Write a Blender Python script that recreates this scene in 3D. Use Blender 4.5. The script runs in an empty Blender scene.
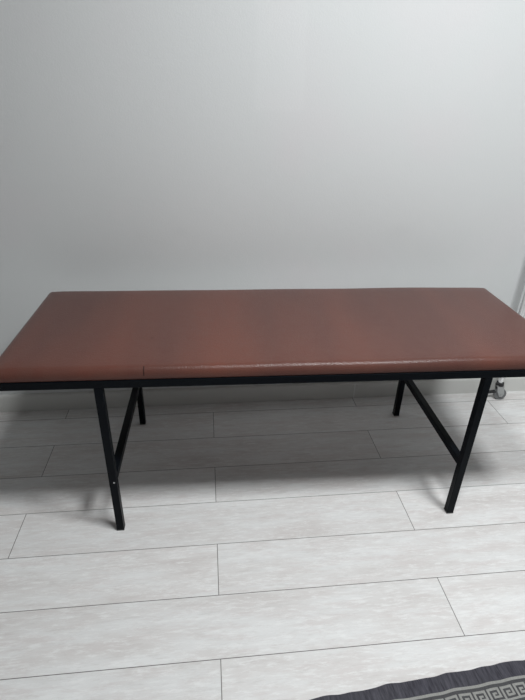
import bpy, bmesh, math, random
from mathutils import Vector, Matrix
S = bpy.context.scene
COL = S.collection
PI = math.pi

# ------------------------------------------------------------------ node helpers
def new_mat(name):
    m = bpy.data.materials.new(name); m.use_nodes = True
    nt = m.node_tree
    return m, nt, nt.nodes['Principled BSDF']
class G:
    """small wrapper for math graphs"""
    def __init__(s, nt): s.nt = nt
    def n(s, t): return s.nt.nodes.new(t)
    def put(s, sock, v):
        if hasattr(v, 'is_output'): s.nt.links.new(v, sock)
        else: sock.default_value = v
    def m(s, op, a, b=0.0, c=0.0):
        n = s.n('ShaderNodeMath'); n.operation = op
        s.put(n.inputs[0], a); s.put(n.inputs[1], b); s.put(n.inputs[2], c)
        return n.outputs[0]
    def coords(s, kind='Object'):
        t = s.n('ShaderNodeTexCoord'); sp = s.n('ShaderNodeSeparateXYZ')
        s.nt.links.new(t.outputs[kind], sp.inputs[0])
        return sp.outputs[0], sp.outputs[1], sp.outputs[2]
    def comb(s, x, y, z=0.0):
        n = s.n('ShaderNodeCombineXYZ')
        s.put(n.inputs[0], x); s.put(n.inputs[1], y); s.put(n.inputs[2], z)
        return n.outputs[0]
    def noise(s, vec, scale=1.0, detail=4.0, rough=0.55):
        n = s.n('ShaderNodeTexNoise')
        s.nt.links.new(vec, n.inputs['Vector'])
        n.inputs['Scale'].default_value = scale
        n.inputs['Detail'].default_value = detail
        n.inputs['Roughness'].default_value = rough
        return n.outputs['Fac']
    def ramp(s, f, stops):
        n = s.n('ShaderNodeValToRGB'); s.put(n.inputs[0], f)
        e = n.color_ramp.elements
        while len(e) < len(stops): e.new(0.5)
        for el, (p, c) in zip(e, stops):
            el.position = p
            el.color = (c, c, c, 1) if isinstance(c, (int, float)) else (*c, 1)
        return n.outputs[0]
    def mix(s, f, a, b, mode='MIX'):
        n = s.n('ShaderNodeMix'); n.data_type = 'RGBA'; n.blend_type = mode
        s.put(n.inputs[0], f)
        for i, v in ((6, a), (7, b)):
            if hasattr(v, 'is_output'): s.nt.links.new(v, n.inputs[i])
            else: n.inputs[i].default_value = (*v, 1)
        return n.outputs[2]
    def bump(s, h, strength, dist, bsdf):
        n = s.n('ShaderNodeBump'); n.inputs['Strength'].default_value = strength
        n.inputs['Distance'].default_value = dist
        s.put(n.inputs['Height'], h); s.nt.links.new(n.outputs[0], bsdf.inputs['Normal'])
    def box(s, x, y, x0, x1, y0, y1, soft=0.0):
        if soft <= 0:
            a = s.m('GREATER_THAN', x, x0); b = s.m('LESS_THAN', x, x1)
            c = s.m('GREATER_THAN', y, y0); d = s.m('LESS_THAN', y, y1)
            return s.m('MULTIPLY', s.m('MULTIPLY', a, b), s.m('MULTIPLY', c, d))
        def sm(v, lo, hi):
            n = s.n('ShaderNodeMapRange'); n.interpolation_type = 'SMOOTHSTEP'
            s.put(n.inputs[0], v); n.inputs[1].default_value = lo; n.inputs[2].default_value = hi
            return n.outputs[0]
        return s.m('MULTIPLY', s.m('MULTIPLY', sm(x, x0-soft, x0+soft), sm(x, x1+soft, x1-soft)),
                   s.m('MULTIPLY', sm(y, y0-soft, y0+soft), sm(y, y1+soft, y1-soft)))

# ------------------------------------------------------------------ materials
def mat_plain(name, col, rough=0.5, metal=0.0, spec=0.5):
    m, nt, b = new_mat(name)
    b.inputs['Base Color'].default_value = (*col, 1)
    b.inputs['Roughness'].default_value = rough
    b.inputs['Metallic'].default_value = metal
    b.inputs['Specular IOR Level'].default_value = spec
    return m

def mat_wall():
    m, nt, b = new_mat('wall_paint'); g = G(nt)
    x, y, z = g.coords()
    v = g.comb(x, y, z)
    big = g.noise(v, 1.6, 3)
    base = g.mix(big, (0.665, 0.685, 0.685), (0.70, 0.715, 0.715))
    warm = g.ramp(g.noise(g.comb(x, z, 3.3), 2.3, 2), [(0.5, 0.0), (0.7, 0.5)])
    base = g.mix(warm, base, (0.70, 0.685, 0.695))
    p1 = g.box(x, z, 0.19, 0.37, 1.30, 2.1, 0.012)      # filled and repainted patches
    p2 = g.box(x, z, 1.37, 1.52, 0.98, 1.33, 0.012)
    base = g.mix(g.m('MULTIPLY', g.m('MAXIMUM', p1, p2), 0.10), base, (0.82, 0.83, 0.83))
    for sx_, sz_, w_ in ((-0.113, 0.845, 0.03), (0.821, 0.84, 0.04)):      # faint rub marks above the bench
        base = g.mix(g.m('MULTIPLY', g.box(x, z, sx_-w_, sx_+w_, sz_-0.012, sz_+0.012, 0.035), 0.10), base, (0.42, 0.43, 0.43))
    nt.links.new(base, b.inputs['Base Color'])
    b.inputs['Roughness'].default_value = 0.55
    b.inputs['Specular IOR Level'].default_value = 0.35
    h = g.noise(v, 170, 3, 0.6)
    g.bump(h, 0.35, 0.0012, b)
    return m

Y0, PW, PL = 1.9392, 0.192, 1.3843     # first plank seam, plank width and length
def mat_floor():
    m, nt, b = new_mat('washed_oak_planks'); g = G(nt)
    x, y, z = g.coords()
    t = g.m('DIVIDE', g.m('SUBTRACT', Y0, y), PW)
    row = g.m('FLOOR', t); fy = g.m('SUBTRACT', t, row)
    even = g.m('SUBTRACT', 1.0, g.m('ABSOLUTE', g.m('MODULO', g.m('ADD', row, 41.0), 2.0)))   # 1 where row+41 even
    # rows 0,2,4.. (row+41 odd) are shifted half a plank, rows 1,3,5.. start at x = 0
    shift = g.m('MULTIPLY', even, 0.5)
    u = g.m('SUBTRACT', g.m('DIVIDE', g.m('SUBTRACT', x, g.m('MULTIPLY', even, 0.0095)), PL), shift)
    u = g.m('ADD', u, 0.0)
    col = g.m('FLOOR', u); fx = g.m('SUBTRACT', u, col)
    dy = g.m('MULTIPLY', g.m('MINIMUM', fy, g.m('SUBTRACT', 1.0, fy)), PW)
    dx = g.m('MULTIPLY', g.m('MINIMUM', fx, g.m('SUBTRACT', 1.0, fx)), PL)
    d = g.m('MINIMUM', dx, dy)
    gap = g.n('ShaderNodeMapRange'); gap.inputs[1].default_value = 0.0006; gap.inputs[2].default_value = 0.0014
    nt.links.new(d, gap.inputs[0]); gapv = gap.outputs[0]          # 0 in the seam
    wn = g.n('ShaderNodeTexWhiteNoise'); wn.noise_dimensions = '2D'
    nt.links.new(g.comb(row, col), wn.inputs['Vector'])
    rnd = wn.outputs['Value']
    off = g.m('MULTIPLY', rnd, 37.0)
    vs = g.comb(g.m('ADD', g.m('MULTIPLY', x, 2.6), off), g.m('MULTIPLY', g.m('ADD', y, off), 13.0), off)
    streak = g.noise(vs, 1.0, 6, 0.62)
    vf = g.comb(g.m('ADD', g.m('MULTIPLY', x, 14.0), off), g.m('MULTIPLY', y, 75.0), off)
    fine = g.noise(vf, 1.0, 5, 0.65)
    vc = g.comb(g.m('ADD', g.m('MULTIPLY', x, 5.0), off), g.m('MULTIPLY', y, 26.0), g.m('ADD', off, 9.0))
    cloud = g.noise(vc, 1.0, 5, 0.7)
    base = g.ramp(streak, [(0.30, (0.610, 0.585, 0.570)), (0.45, (0.690, 0.680, 0.668)),
                           (0.55, (0.725, 0.728, 0.722)), (0.70, (0.775, 0.782, 0.775))])
    pink = g.ramp(cloud, [(0.48, 0.0), (0.64, 0.8)])
    base = g.mix(pink, base, (0.655, 0.625, 0.612))
    chalk = g.ramp(g.noise(vc, 3.4, 7, 0.8), [(0.50, 0.0), (0.62, 0.75)])
    base = g.mix(chalk, base, (0.82, 0.825, 0.818))
    base = g.mix(g.ramp(g.noise(vc, 4.3, 7, 0.85), [(0.53, 0.0), (0.66, 0.55)]), base, (0.60, 0.58, 0.565))
    base = g.mix(g.ramp(fine, [(0.56, 0.0), (0.72, 0.38)]), base, (0.50, 0.48, 0.46))
    tone = g.m('ADD', 1.03, g.m('MULTIPLY', rnd, 0.07))
    base = g.mix(1.0, base, g.comb(tone, tone, tone), 'MULTIPLY')
    base = g.mix(gapv, (0.11, 0.10, 0.095), base)
    nt.links.new(base, b.inputs['Base Color'])
    b.inputs['Roughness'].default_value = 0.5
    b.inputs['Specular IOR Level'].default_value = 0.3
    h = g.m('ADD', g.m('MULTIPLY', gapv, 1.0), g.m('MULTIPLY', fine, 0.12))
    g.bump(h, 0.4, 0.0012, b)
    return m

def mat_leather():
    m, nt, b = new_mat('brown_leatherette'); g = G(nt)
    x, y, z = g.coords()
    v = g.comb(x, y, z)
    band = g.noise(g.comb(g.m('MULTIPLY', x, 3.1), g.m('MULTIPLY', y, 0.8), 1.7), 1.0, 2, 0.5)
    base = g.mix(g.ramp(band, [(0.36, 0.0), (0.64, 1.0)]), (0.098, 0.044, 0.037), (0.143, 0.053, 0.039))
    mott = g.noise(v, 26, 5, 0.6)
    base = g.mix(g.ramp(mott, [(0.35, 0.0), (0.7, 0.35)]), base, (0.125, 0.064, 0.050))
    # a short cut across the front edge and two small dark spots
    cut = g.box(x, z, -0.4620, -0.4588, 0.628, 0.652)
    cut = g.m('MULTIPLY', cut, g.m('LESS_THAN', y, -0.28))
    s1 = g.m('LESS_THAN', g.m('SQRT', g.m('ADD', g.m('POWER', g.m('SUBTRACT', x, -0.455), 2.0), g.m('POWER', g.m('SUBTRACT', y, -0.13), 2.0))), 0.0045)
    s2 = g.m('LESS_THAN', g.m('SQRT', g.m('ADD', g.m('POWER', g.m('SUBTRACT', x, -0.40), 2.0), g.m('POWER', g.m('SUBTRACT', y, 0.235), 2.0))), 0.0045)
    mark = g.m('MULTIPLY', g.m('MAXIMUM', cut, g.m('MULTIPLY', g.m('MAXIMUM', s1, s2), 0.5)), 0.85)
    base = g.mix(mark, base, (0.02, 0.01, 0.01))
    nt.links.new(base, b.inputs['Base Color'])
    b.inputs['Roughness'].default_value = 0.28
    b.inputs['Specular IOR Level'].default_value = 0.22
    vor = g.n('ShaderNodeTexVoronoi'); vor.inputs['Scale'].default_value = 300
    nt.links.new(v, vor.inputs['Vector'])
    h = g.m('ADD', g.m('MULTIPLY', vor.outputs['Distance'], 0.6), g.noise(v, 190, 3))
    g.bump(h, 0.55, 0.0011, b)
    return m

def mat_black_metal():
    m, nt, b = new_mat('black_painted_steel'); g = G(nt)
    x, y, z = g.coords()
    n = g.noise(g.comb(x, y, z), 60, 3)
    nt.links.new(g.mix(n, (0.0025, 0.0035, 0.005), (0.005, 0.007, 0.010)), b.inputs['Base Color'])
    b.inputs['Roughness'].default_value = 0.4
    b.inputs['Specular IOR Level'].default_value = 0.08
    return m

RUG_B = 0.0390   # width of the plain border
def mat_rug():
    m, nt, b = new_mat('woven_key_pattern'); g = G(nt)
    x, y, z = g.coords('UV')          # rug local: far edge is y = 0, the rug runs to -y
    n = g.noise(g.comb(x, y, z), 9.0, 3)
    v = g.comb(g.m('MULTIPLY', x, 400.0), g.m('MULTIPLY', y, 130.0), 0.0)
    weave = g.noise(v, 1.0, 2)
    # pile streaks of the plain dark border
    pile = g.noise(g.comb(g.m('MULTIPLY', x, 160.0), g.m('MULTIPLY', y, 22.0), 0.0), 1.0, 4, 0.65)
    navy = g.mix(g.ramp(pile, [(0.3, 0.0), (0.72, 1.0)]), (0.022, 0.021, 0.030), (0.090, 0.088, 0.108))
    light = g.mix(weave, (0.22, 0.22, 0.21), (0.38, 0.38, 0.36))
    dark = g.mix(weave, (0.035, 0.035, 0.04), (0.095, 0.095, 0.098))
    d = g.m('MULTIPLY', y, -1.0)
    strip = g.m('MULTIPLY', g.m('GREATER_THAN', d, RUG_B), g.m('LESS_THAN', d, RUG_B + 0.0070))
    P = 0.0386; c = P / 8.0
    k0 = RUG_B + 0.0085 + 0.0065
    def keys(dd, along):
        fx = g.m('MULTIPLY', g.m('FRACT', g.m('DIVIDE', along, P)), 8.0)
        fy = g.m('DIVIDE', dd, c)
        tot = None
        for (a0, b0, a1, b1) in ((0, 0, 7, 1.25), (0, 0, 1.25, 7.2), (5.75, 0, 7, 5), (2.4, 4, 7, 5.1), (2.4, 2.3, 3.5, 5), (2.4, 2.3, 4.9, 3.3), (0, 6.1, 8, 7.2)):
            q = g.box(fx, fy, a0, a1, b0, b1)
            tot = q if tot is None else g.m('MAXIMUM', tot, q)
        return tot
    key = keys(g.m('SUBTRACT', d, k0), g.m('ADD', x, 10.0))
    key2 = keys(g.m('SUBTRACT', 1.12, d), g.m('ADD', x, 10.0))
    mid = g.m('MULTIPLY', g.m('GREATER_THAN', d, k0 + 0.045), g.m('LESS_THAN', d, 1.07))
    dia = g.m('ADD', g.m('ABSOLUTE', g.m('SUBTRACT', g.m('FRACT', g.m('MULTIPLY', g.m('ADD', x, 10.0), 4.0)), 0.5)),
              g.m('ABSOLUTE', g.m('SUBTRACT', g.m('FRACT', g.m('MULTIPLY', d, 4.0)), 0.5)))
    field = g.mix(g.m('GREATER_THAN', dia, 0.5), light, dark)
    lit = g.m('MINIMUM', g.m('ADD', g.m('ADD', key, key2), strip), 1.0)
    base = g.mix(lit, dark, light)
    base = g.mix(mid, base, field)
    base = g.mix(g.m('LESS_THAN', d, RUG_B), base, navy)
    base = g.mix(g.m('MULTIPLY', n, 0.15), base, (0.2, 0.2, 0.2))
    nt.links.new(base, b.inputs['Base Color'])
    b.inputs['Roughness'].default_value = 0.95
    b.inputs['Specular IOR Level'].default_value = 0.1
    b.inputs['Sheen Weight'].default_value = 0.15
    g.bump(g.m('ADD', g.m('MULTIPLY', pile, 0.7), g.m('MULTIPLY', lit, 0.8)), 0.6, 0.002, b)
    return m

M_wall = mat_wall(); M_floor = mat_floor(); M_leather = mat_leather(); M_black = mat_black_metal(); M_rug = mat_rug()
M_base = mat_plain('baseboard_paint', (0.69, 0.695, 0.67), 0.4)
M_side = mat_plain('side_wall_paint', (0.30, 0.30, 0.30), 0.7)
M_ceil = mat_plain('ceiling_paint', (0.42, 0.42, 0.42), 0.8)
M_dark = mat_plain('dark_void', (0.10, 0.10, 0.10), 0.8)
M_chrome = mat_plain('chrome', (0.90, 0.91, 0.92), 0.26, 0.7)
M_grey_rubber = mat_plain('grey_rubber', (0.17, 0.175, 0.18), 0.45)
M_zinc = mat_plain('zinc_fork', (0.42, 0.43, 0.43), 0.35, 0.8)
M_plastic = mat_plain('black_plastic', (0.015, 0.015, 0.017), 0.4)
M_seam = mat_plain('filler_white', (0.84, 0.85, 0.84), 0.6)
M_screw = mat_plain('bare_steel', (0.65, 0.65, 0.65), 0.3, 1.0)

# ------------------------------------------------------------------ mesh helpers
def link(name, bm, mat, parent=None, loc=(0, 0, 0), smooth=False, kind=None):
    me = bpy.data.meshes.new(name)
    bmesh.ops.recalc_face_normals(bm, faces=bm.faces)
    bm.to_mesh(me); bm.free()
    if smooth:
        for p in me.polygons: p.use_smooth = True
    me.materials.append(mat)
    o = bpy.data.objects.new(name, me); COL.objects.link(o)
    o.location = loc
    if parent: o.parent = parent
    if kind: o['kind'] = kind
    return o
def thing(name, label, cat, loc, rz=0.0, group=None):
    o = bpy.data.objects.new(name, None); COL.objects.link(o)
    o.location = loc; o.rotation_euler = (0, 0, rz)
    o['label'] = label; o['category'] = cat
    if group: o['group'] = group
    return o
def add_box(bm, x0, x1, y0, y1, z0, z1, bev=0.0, seg=2):
    r = bmesh.ops.create_cube(bm, size=1.0)
    vs = r['verts']
    for v in vs:
        v.co = Vector(((x0+x1)/2 + v.co.x*(x1-x0), (y0+y1)/2 + v.co.y*(y1-y0), (z0+z1)/2 + v.co.z*(z1-z0)))
    if bev > 0:
        es = list({e for v in vs for e in v.link_edges})
        bmesh.ops.bevel(bm, geom=es, offset=bev, segments=seg, affect='EDGES', profile=0.5)
def add_cyl(bm, p0, p1, r, seg=24, r2=None):
    p0 = Vector(p0); p1 = Vector(p1); d = p1 - p0
    q = d.to_track_quat('Z', 'Y').to_matrix().to_4x4()
    M = Matrix.Translation((p0+p1)/2) @ q
    bmesh.ops.create_cone(bm, cap_ends=True, segments=seg, radius1=r, radius2=r if r2 is None else r2, depth=d.length, matrix=M)
def shade_auto(o, ang=35):
    me = o.data
    for p in me.polygons: p.use_smooth = True
    bm = bmesh.new(); bm.from_mesh(me)
    for e in bm.edges:
        if len(e.link_faces) == 2 and e.calc_face_angle(0) > math.radians(ang): e.smooth = False
    bm.to_mesh(me); bm.free()
    return o

# ------------------------------------------------------------------ room
WY = 2.028                                # face of the wall behind the bench
XL, XR, YB, ZC = -2.7, 2.9, -2.4, 2.72
def slab(name, a, mat):
    bm = bmesh.new(); add_box(bm, *a)
    return link(name, bm, mat, kind='structure')
slab('floor', (XL-.1, XR+.1, YB-.1, WY+.1, -0.1, 0.0), M_floor)
slab('wall_back', (XL-.1, XR+.1, WY, WY+.1, 0.0, ZC), M_wall)
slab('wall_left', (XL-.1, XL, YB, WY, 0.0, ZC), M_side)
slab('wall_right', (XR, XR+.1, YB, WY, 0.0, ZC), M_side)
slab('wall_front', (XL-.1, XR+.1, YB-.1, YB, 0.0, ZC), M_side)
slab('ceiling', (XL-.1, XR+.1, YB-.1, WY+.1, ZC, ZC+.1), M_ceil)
# baseboard with a rounded top and a mitre joint
def baseboard_bm(x0, x1):
    prof = [(WY, 0.0), (WY-.0155, 0.0), (WY-.0155, 0.074), (WY-.0145, 0.080), (WY-.012, 0.0845), (WY-.008, 0.087), (WY, 0.0885)]
    bm = bmesh.new()
    a = [bm.verts.new((x0, y, z)) for y, z in prof]; b = [bm.verts.new((x1, y, z)) for y, z in prof]
    n = len(prof)
    for i in range(n): bm.faces.new((a[i], a[(i+1) % n], b[(i+1) % n], b[i]))
    bm.faces.new(a); bm.faces.new(b[::-1])
    return bm
bb = link('baseboard_back', baseboard_bm(XL, XR), M_base, kind='structure'); shade_auto(bb, 40)
bm = bmesh.new(); add_box(bm, 0.7045, 0.7095, WY-.0162, WY-.010, 0.002, 0.080)
link('trim_1', bm, M_seam, kind='structure')     # caulked joint between two lengths of baseboard

# ------------------------------------------------------------------ padded bench
bench = thing('padded_bench', 'long brown leatherette padded bench on a black square-tube steel frame along the white wall',
              'bench', (0.2680, 1.5640, 0.0), -0.0190)
T = 0.0125                                # half a tube
HX, HY = 0.597, 0.3050                    # leg centres
CX, CHX, CHY = -0.004, 0.903, 0.3160      # cushion centre and half sizes
FX = 0.884
ZR0, ZR1 = 0.589, 0.614
def rrect(hx, hy, r, n=6):
    pts = []
    r = max(min(r, hx, hy), 0.0005)
    for cx, cy, a0 in ((hx-r, hy-r, 0), (-hx+r, hy-r, 90), (-hx+r, -hy+r, 180), (hx-r, -hy+r, 270)):
        for i in range(n+1):
            a = math.radians(a0 + 90*i/n)
            pts.append((cx + r*math.cos(a), cy + r*math.sin(a)))
    return pts
def resample(pts, nl=44, ns=16):
    """insert points on the long straight runs so the surface can swell"""
    out = []
    N = len(pts)
    for i in range(N):
        a = pts[i]; b = pts[(i+1) % N]
        out.append(a)
        if i % 7 == 6:
            k = nl if abs(a[0]-b[0]) > abs(a[1]-b[1]) else ns
            for j in range(1, k):
                t = j/k; out.append((a[0]*(1-t)+b[0]*t, a[1]*(1-t)+b[1]*t))
    return out
bm = bmesh.new()
R = 0.027; ZT = 0.6550
prof = [(0.006, ZR1), (0.0015, ZR1+.0015), (0.0, ZR1+.006), (0.0, ZT-R)]
for i in range(1, 9):
    a = PI/2*i/8
    prof.append((R - R*math.cos(a), ZT - R + R*math.sin(a)))
prof += [(0.036, ZT+.0008), (0.055, ZT+.0016), (0.085, ZT+.0024), (0.13, ZT+.003), (0.19, ZT+.0033), (0.25, ZT+.0034), (0.29, ZT+.0034)]
rings = []
def swell(x, y, z):
    w = max(0.0, (z - ZR1 - .012) / 0.035); w = min(1.0, w)
    e = max(0.0, (abs(x) - (CHX - 0.10)) / 0.10)
    dz = -0.0050*e*e + 0.0032*math.exp(-((x-0.55)/0.24)**2) - 0.0030*min(1.0, max(0.0, (x+0.1)/0.8)) - 0.0012*math.exp(-((x+0.35)/0.3)**2) + 0.0006*math.sin(x*13+1)
    return z + dz*w
for ins, z in prof:
    hx, hy = CHX-ins, CHY-ins
    if ins > 0.3: hx = CHX - ins
    r = max(0.014 - ins*0.5, 0.002)
    pts = resample(rrect(hx, hy, r))
    if ins == prof[-1][0]:             # innermost ring: square corners, one vertex each
        one = {}; ring = []
        for k, (x, y) in enumerate(pts):
            c = 0 if k < 7 else 1 if 50 <= k < 57 else 2 if 72 <= k < 79 else 3 if 122 <= k < 129 else None
            if c is None: ring.append(bm.verts.new((CX + x, y, swell(x, y, z)))); continue
            if c not in one:
                X = hx if c in (0, 3) else -hx; Y = hy if c < 2 else -hy
                one[c] = bm.verts.new((CX + X, Y, swell(X, Y, z)))
            ring.append(one[c])
        rings.append(ring); continue
    rings.append([bm.verts.new((CX + x, y, swell(x, y, z))) for x, y in pts])
for a, b in zip(rings[:-1], rings[1:]):
    n = len(a)
    for i in range(n): bm.faces.new(list(dict.fromkeys((a[i], a[(i+1) % n], b[(i+1) % n], b[i]))))
bm.faces.new(rings[0][::-1])
L_ = rings[-1]; TT = L_[0:57]; SS = L_[57:72]; BB = L_[72:129][::-1]; EE = L_[129:]
for i in range(7, 49): bm.faces.new((TT[i], TT[i+1], BB[i+1], BB[i]))
bm.faces.new([TT[49], TT[50]] + SS + [BB[50], BB[49]])
bm.faces.new([BB[7], BB[6]] + EE + [TT[6], TT[7]])
cushion = link('cushion', bm, M_leather, bench, smooth=True)

bm = bmesh.new()
for s in (-1, 1):
    add_box(bm, CX-FX, CX+FX, s*HY-T, s*HY+T, ZR0, ZR1, 0.0015)
    add_box(bm, CX+s*(FX-T)-T, CX+s*(FX-T)+T, -HY+T, HY-T, ZR0, ZR1, 0.0015)
    add_box(bm, s*HX-T, s*HX+T, -HY+T, HY-T, ZR0, ZR1, 0.0015)
link('frame', bm, M_black, bench)
def lean(bm):      # the right pair of legs leans a few millimetres outward
    for v in bm.verts: v.co.x += 0.0025 + 0.005*v.co.z/0.6
for sx in (-1, 1):
    for sy in (-1, 1):
        bm = bmesh.new()
        add_box(bm, sx*HX-T, sx*HX+T, sy*HY-T, sy*HY+T, 0.004, ZR0, 0.0014)
        if sx > 0: lean(bm)
        leg = link('leg', bm, M_black, bench)
        bm = bmesh.new()
        add_box(bm, sx*HX-T-.0006, sx*HX+T+.0006, sy*HY-T-.0006, sy*HY+T+.0006, 0.0, 0.006, 0.001)
        if sx > 0: lean(bm)
        link('foot_cap', bm, M_plastic, leg)
    bm = bmesh.new()
    add_box(bm, sx*HX-T, sx*HX+T, -HY+T, HY-T, 0.218, 0.243, 0.0014)
    if sx > 0: lean(bm)
    link('stretcher', bm, M_black, bench)
bm = bmesh.new()
add_cyl(bm, (-HX+.004, -HY-T+.0005, 0.222), (-HX+.004, -HY-T-.0018, 0.222), 0.0032, 14, 0.0022)
sc = link('screw', bm, M_screw, bench); sc['label'] = 'small bright screw head on the black leg'

# ------------------------------------------------------------------ rolling rack by the right end of the bench
rack = thing('rolling_rack', 'chrome tube upright on a small grey castor, beside the right end of the brown bench',
             'rack', (1.437, 1.956, 0.0))
RP = 0.019
def post(x):
    bm = bmesh.new(); add_cyl(bm, (x, 0, 0.14), (x, 0, 1.62), RP, 40); add_cyl(bm, (x, 0, 0.095), (x, 0, 0.142), 0.011, 24)
    return shade_auto(link('post', bm, M_chrome, rack))
post(0.0); post(0.80)
for z in (1.60, 0.86):
    bm = bmesh.new(); add_cyl(bm, (RP*0.6, 0, z), (0.80-RP*0.6, 0, z), 0.010, 24)
    shade_auto(link('crossbar', bm, M_chrome, rack))
def caster(x, rz):
    e = bpy.data.objects.new('caster', None)
    # fork
    bm = bmesh.new()
    for s in (-1, 1):
        y0 = s*0.0125
        pts = [(-0.013, 0.068), (0.013, 0.068), (0.022, 0.030), (0.016, 0.016), (0.005, 0.017), (-0.008, 0.040)]
        a = [bm.verts.new((px, y0-.0014, pz)) for px, pz in pts]; b = [bm.verts.new((px, y0+.0014, pz)) for px, pz in pts]
        n = len(pts)
        for i in range(n): bm.faces.new((a[i], a[(i+1) % n], b[(i+1) % n], b[i]))
        bm.faces.new(a); bm.faces.new(b[::-1])
    add_box(bm, -0.014, 0.014, -0.0139, 0.0139, 0.062, 0.068, 0.0015)
    add_cyl(bm, (0.010, -0.016, 0.025), (0.010, 0.016, 0.025), 0.004, 12)
    f = shade_auto(link('caster', bm, M_zinc, rack, (x, 0, 0))); f.rotation_euler[2] = rz; f.scale = (1.22, 1.22, 1.25)
    bm = bmesh.new(); add_cyl(bm, (0, 0, 0.066), (0, 0, 0.078), 0.0165, 24, 0.0145)
    shade_auto(link('bearing', bm, M_plastic, f))
    bm = bmesh.new()
    n = 32; prof = [(-0.009, 0.018), (-0.0095, 0.0225), (-0.006, 0.0250), (0.006, 0.0250), (0.0095, 0.0225), (0.009, 0.018)]
    rg = []
    for i in range(n):
        a = 2*PI*i/n
        rg.append([bm.verts.new((0.010 + r*math.cos(a), w, 0.025 + r*math.sin(a))) for w, r in prof])
    for i in range(n):
        A = rg[i]; B = rg[(i+1) % n]
        for j in range(5): bm.faces.new((A[j], A[j+1], B[j+1], B[j]))
    bm.faces.new([q[0] for q in rg]); bm.faces.new([q[5] for q in rg][::-1])
    shade_auto(link('wheel', bm, M_grey_rubber, f))
    bm = bmesh.new()
    add_box(bm, -0.040, -0.006, -0.009, 0.009, 0.034, 0.039, 0.002)
    for v in bm.verts: v.co.z += (v.co.x + 0.006)*0.25
    link('brake_pedal', bm, M_plastic, f)
caster(0.0, -0.15); caster(0.80, 0.9)

# ------------------------------------------------------------------ rug
random.seed(4)
RW, RD, RT = 1.75, 1.18, 0.007
bm = bmesh.new()
NX, NY = 350, 60
rz_ = 0.0; 
def edge(x):
    # gentle ripples of the far hem
    return 0.0014*math.sin(x*38.0+1.2) + 0.0010*math.sin(x*71.0+2.0) + 0.0004*math.sin(x*117.0)
def yj(j):
    t = j/NY
    return -RD*(t**1.8)
top = []; bot = []
for i in range(NX+1):
    x = -0.25 + RW*i/NX
    tr = []; br = []
    for j in range(NY+1):
        y = yj(j); fall = math.exp(y/0.16)
        yy = y + edge(x)*fall
        zz = RT + 0.0012*math.sin(x*27.0+2.2)*fall
        if j == 0: zz = RT*0.55
        tr.append(bm.verts.new((x, yy, zz))); br.append(bm.verts.new((x, yy, 0.0)))
    top.append(tr); bot.append(br)
for i in range(NX):
    for j in range(NY):
        bm.faces.new((top[i][j], top[i][j+1], top[i+1][j+1], top[i+1][j]))
        bm.faces.new((bot[i][j], bot[i+1][j], bot[i+1][j+1], bot[i][j+1]))
    bm.faces.new((top[i][0], top[i+1][0], bot[i+1][0], bot[i][0]))
    bm.faces.new((top[i][NY], bot[i][NY], bot[i+1][NY], top[i+1][NY]))
for j in range(NY):
    bm.faces.new((top[0][j], bot[0][j], bot[0][j+1], top[0][j+1]))
    bm.faces.new((top[NX][j], top[NX][j+1], bot[NX][j+1], bot[NX][j]))
rug = link('rug', bm, M_rug, None, (0.261, 0.6645, 0.0005), smooth=True)
shade_auto(rug, 50)
rug.rotation_euler = (0, 0, 0.074)
rug['label'] = 'dark navy-bordered rug with a grey Greek key band on the pale plank floor'
rug['category'] = 'rug'

uvl = rug.data.uv_layers.new(name='weave')
for lp in rug.data.loops:
    vi = lp.vertex_index // 2; i_, j_ = divmod(vi, NY+1)
    uvl.data[lp.index].uv = (-0.25 + RW*i_/NX, yj(j_))
# ------------------------------------------------------------------ lights
def area(name, loc, size, power, col, target=None, sy=None):
    L = bpy.data.lights.new(name, 'AREA'); L.energy = power; L.color = col
    L.shape = 'RECTANGLE' if sy else 'SQUARE'; L.size = size
    if sy: L.size_y = sy
    o = bpy.data.objects.new(name, L); COL.objects.link(o); o.location = loc
    if target: o.rotation_euler = (Vector(target)-Vector(loc)).to_track_quat('-Z', 'Y').to_euler()
    return o
area('ceiling_lamp_right', (1.20, 0.63, ZC-0.02), 0.38, 40, (0.97, 0.99, 1.0))
area('ceiling_lamp_mid', (0.42, 0.60, ZC-0.02), 0.38, 28, (0.97, 0.99, 1.0))
w = bpy.data.worlds.new('World'); S.world = w; w.use_nodes = True
w.node_tree.nodes['Background'].inputs[0].default_value = (0.8, 0.85, 0.9, 1)
w.node_tree.nodes['Background'].inputs[1].default_value = 0.1

# ------------------------------------------------------------------ camera
f, pitch, yaw, roll, H = 492.28, 0.495197, 0.1175993, 0.0259615, 1.38592
cy, sy, cp, sp = math.cos(yaw), math.sin(yaw), math.cos(pitch), math.sin(pitch)
fwd = Vector((sy*cp, cy*cp, -sp)); right = Vector((cy, -sy, 0)); up = right.cross(fwd)
cr, sr = math.cos(roll), math.sin(roll)
r2 = cr*right + sr*up; u2 = -sr*right + cr*up
cam = bpy.data.cameras.new('camera'); co = bpy.data.objects.new('camera', cam); COL.objects.link(co)
Mx = Matrix((r2, u2, -fwd)).transposed().to_4x4(); Mx.translation = Vector((0, 0, H))
co.matrix_world = Mx
cam.sensor_fit = 'HORIZONTAL'; cam.sensor_width = 36.0; cam.lens = 36.0*f/525.0
cam.clip_start = 0.02
S.camera = co
S.view_settings.view_transform = 'Standard'; S.view_settings.look = 'None'
S.view_settings.gamma = 1.0; S.view_settings.exposure = 0.0
S.view_settings.use_curve_mapping = False
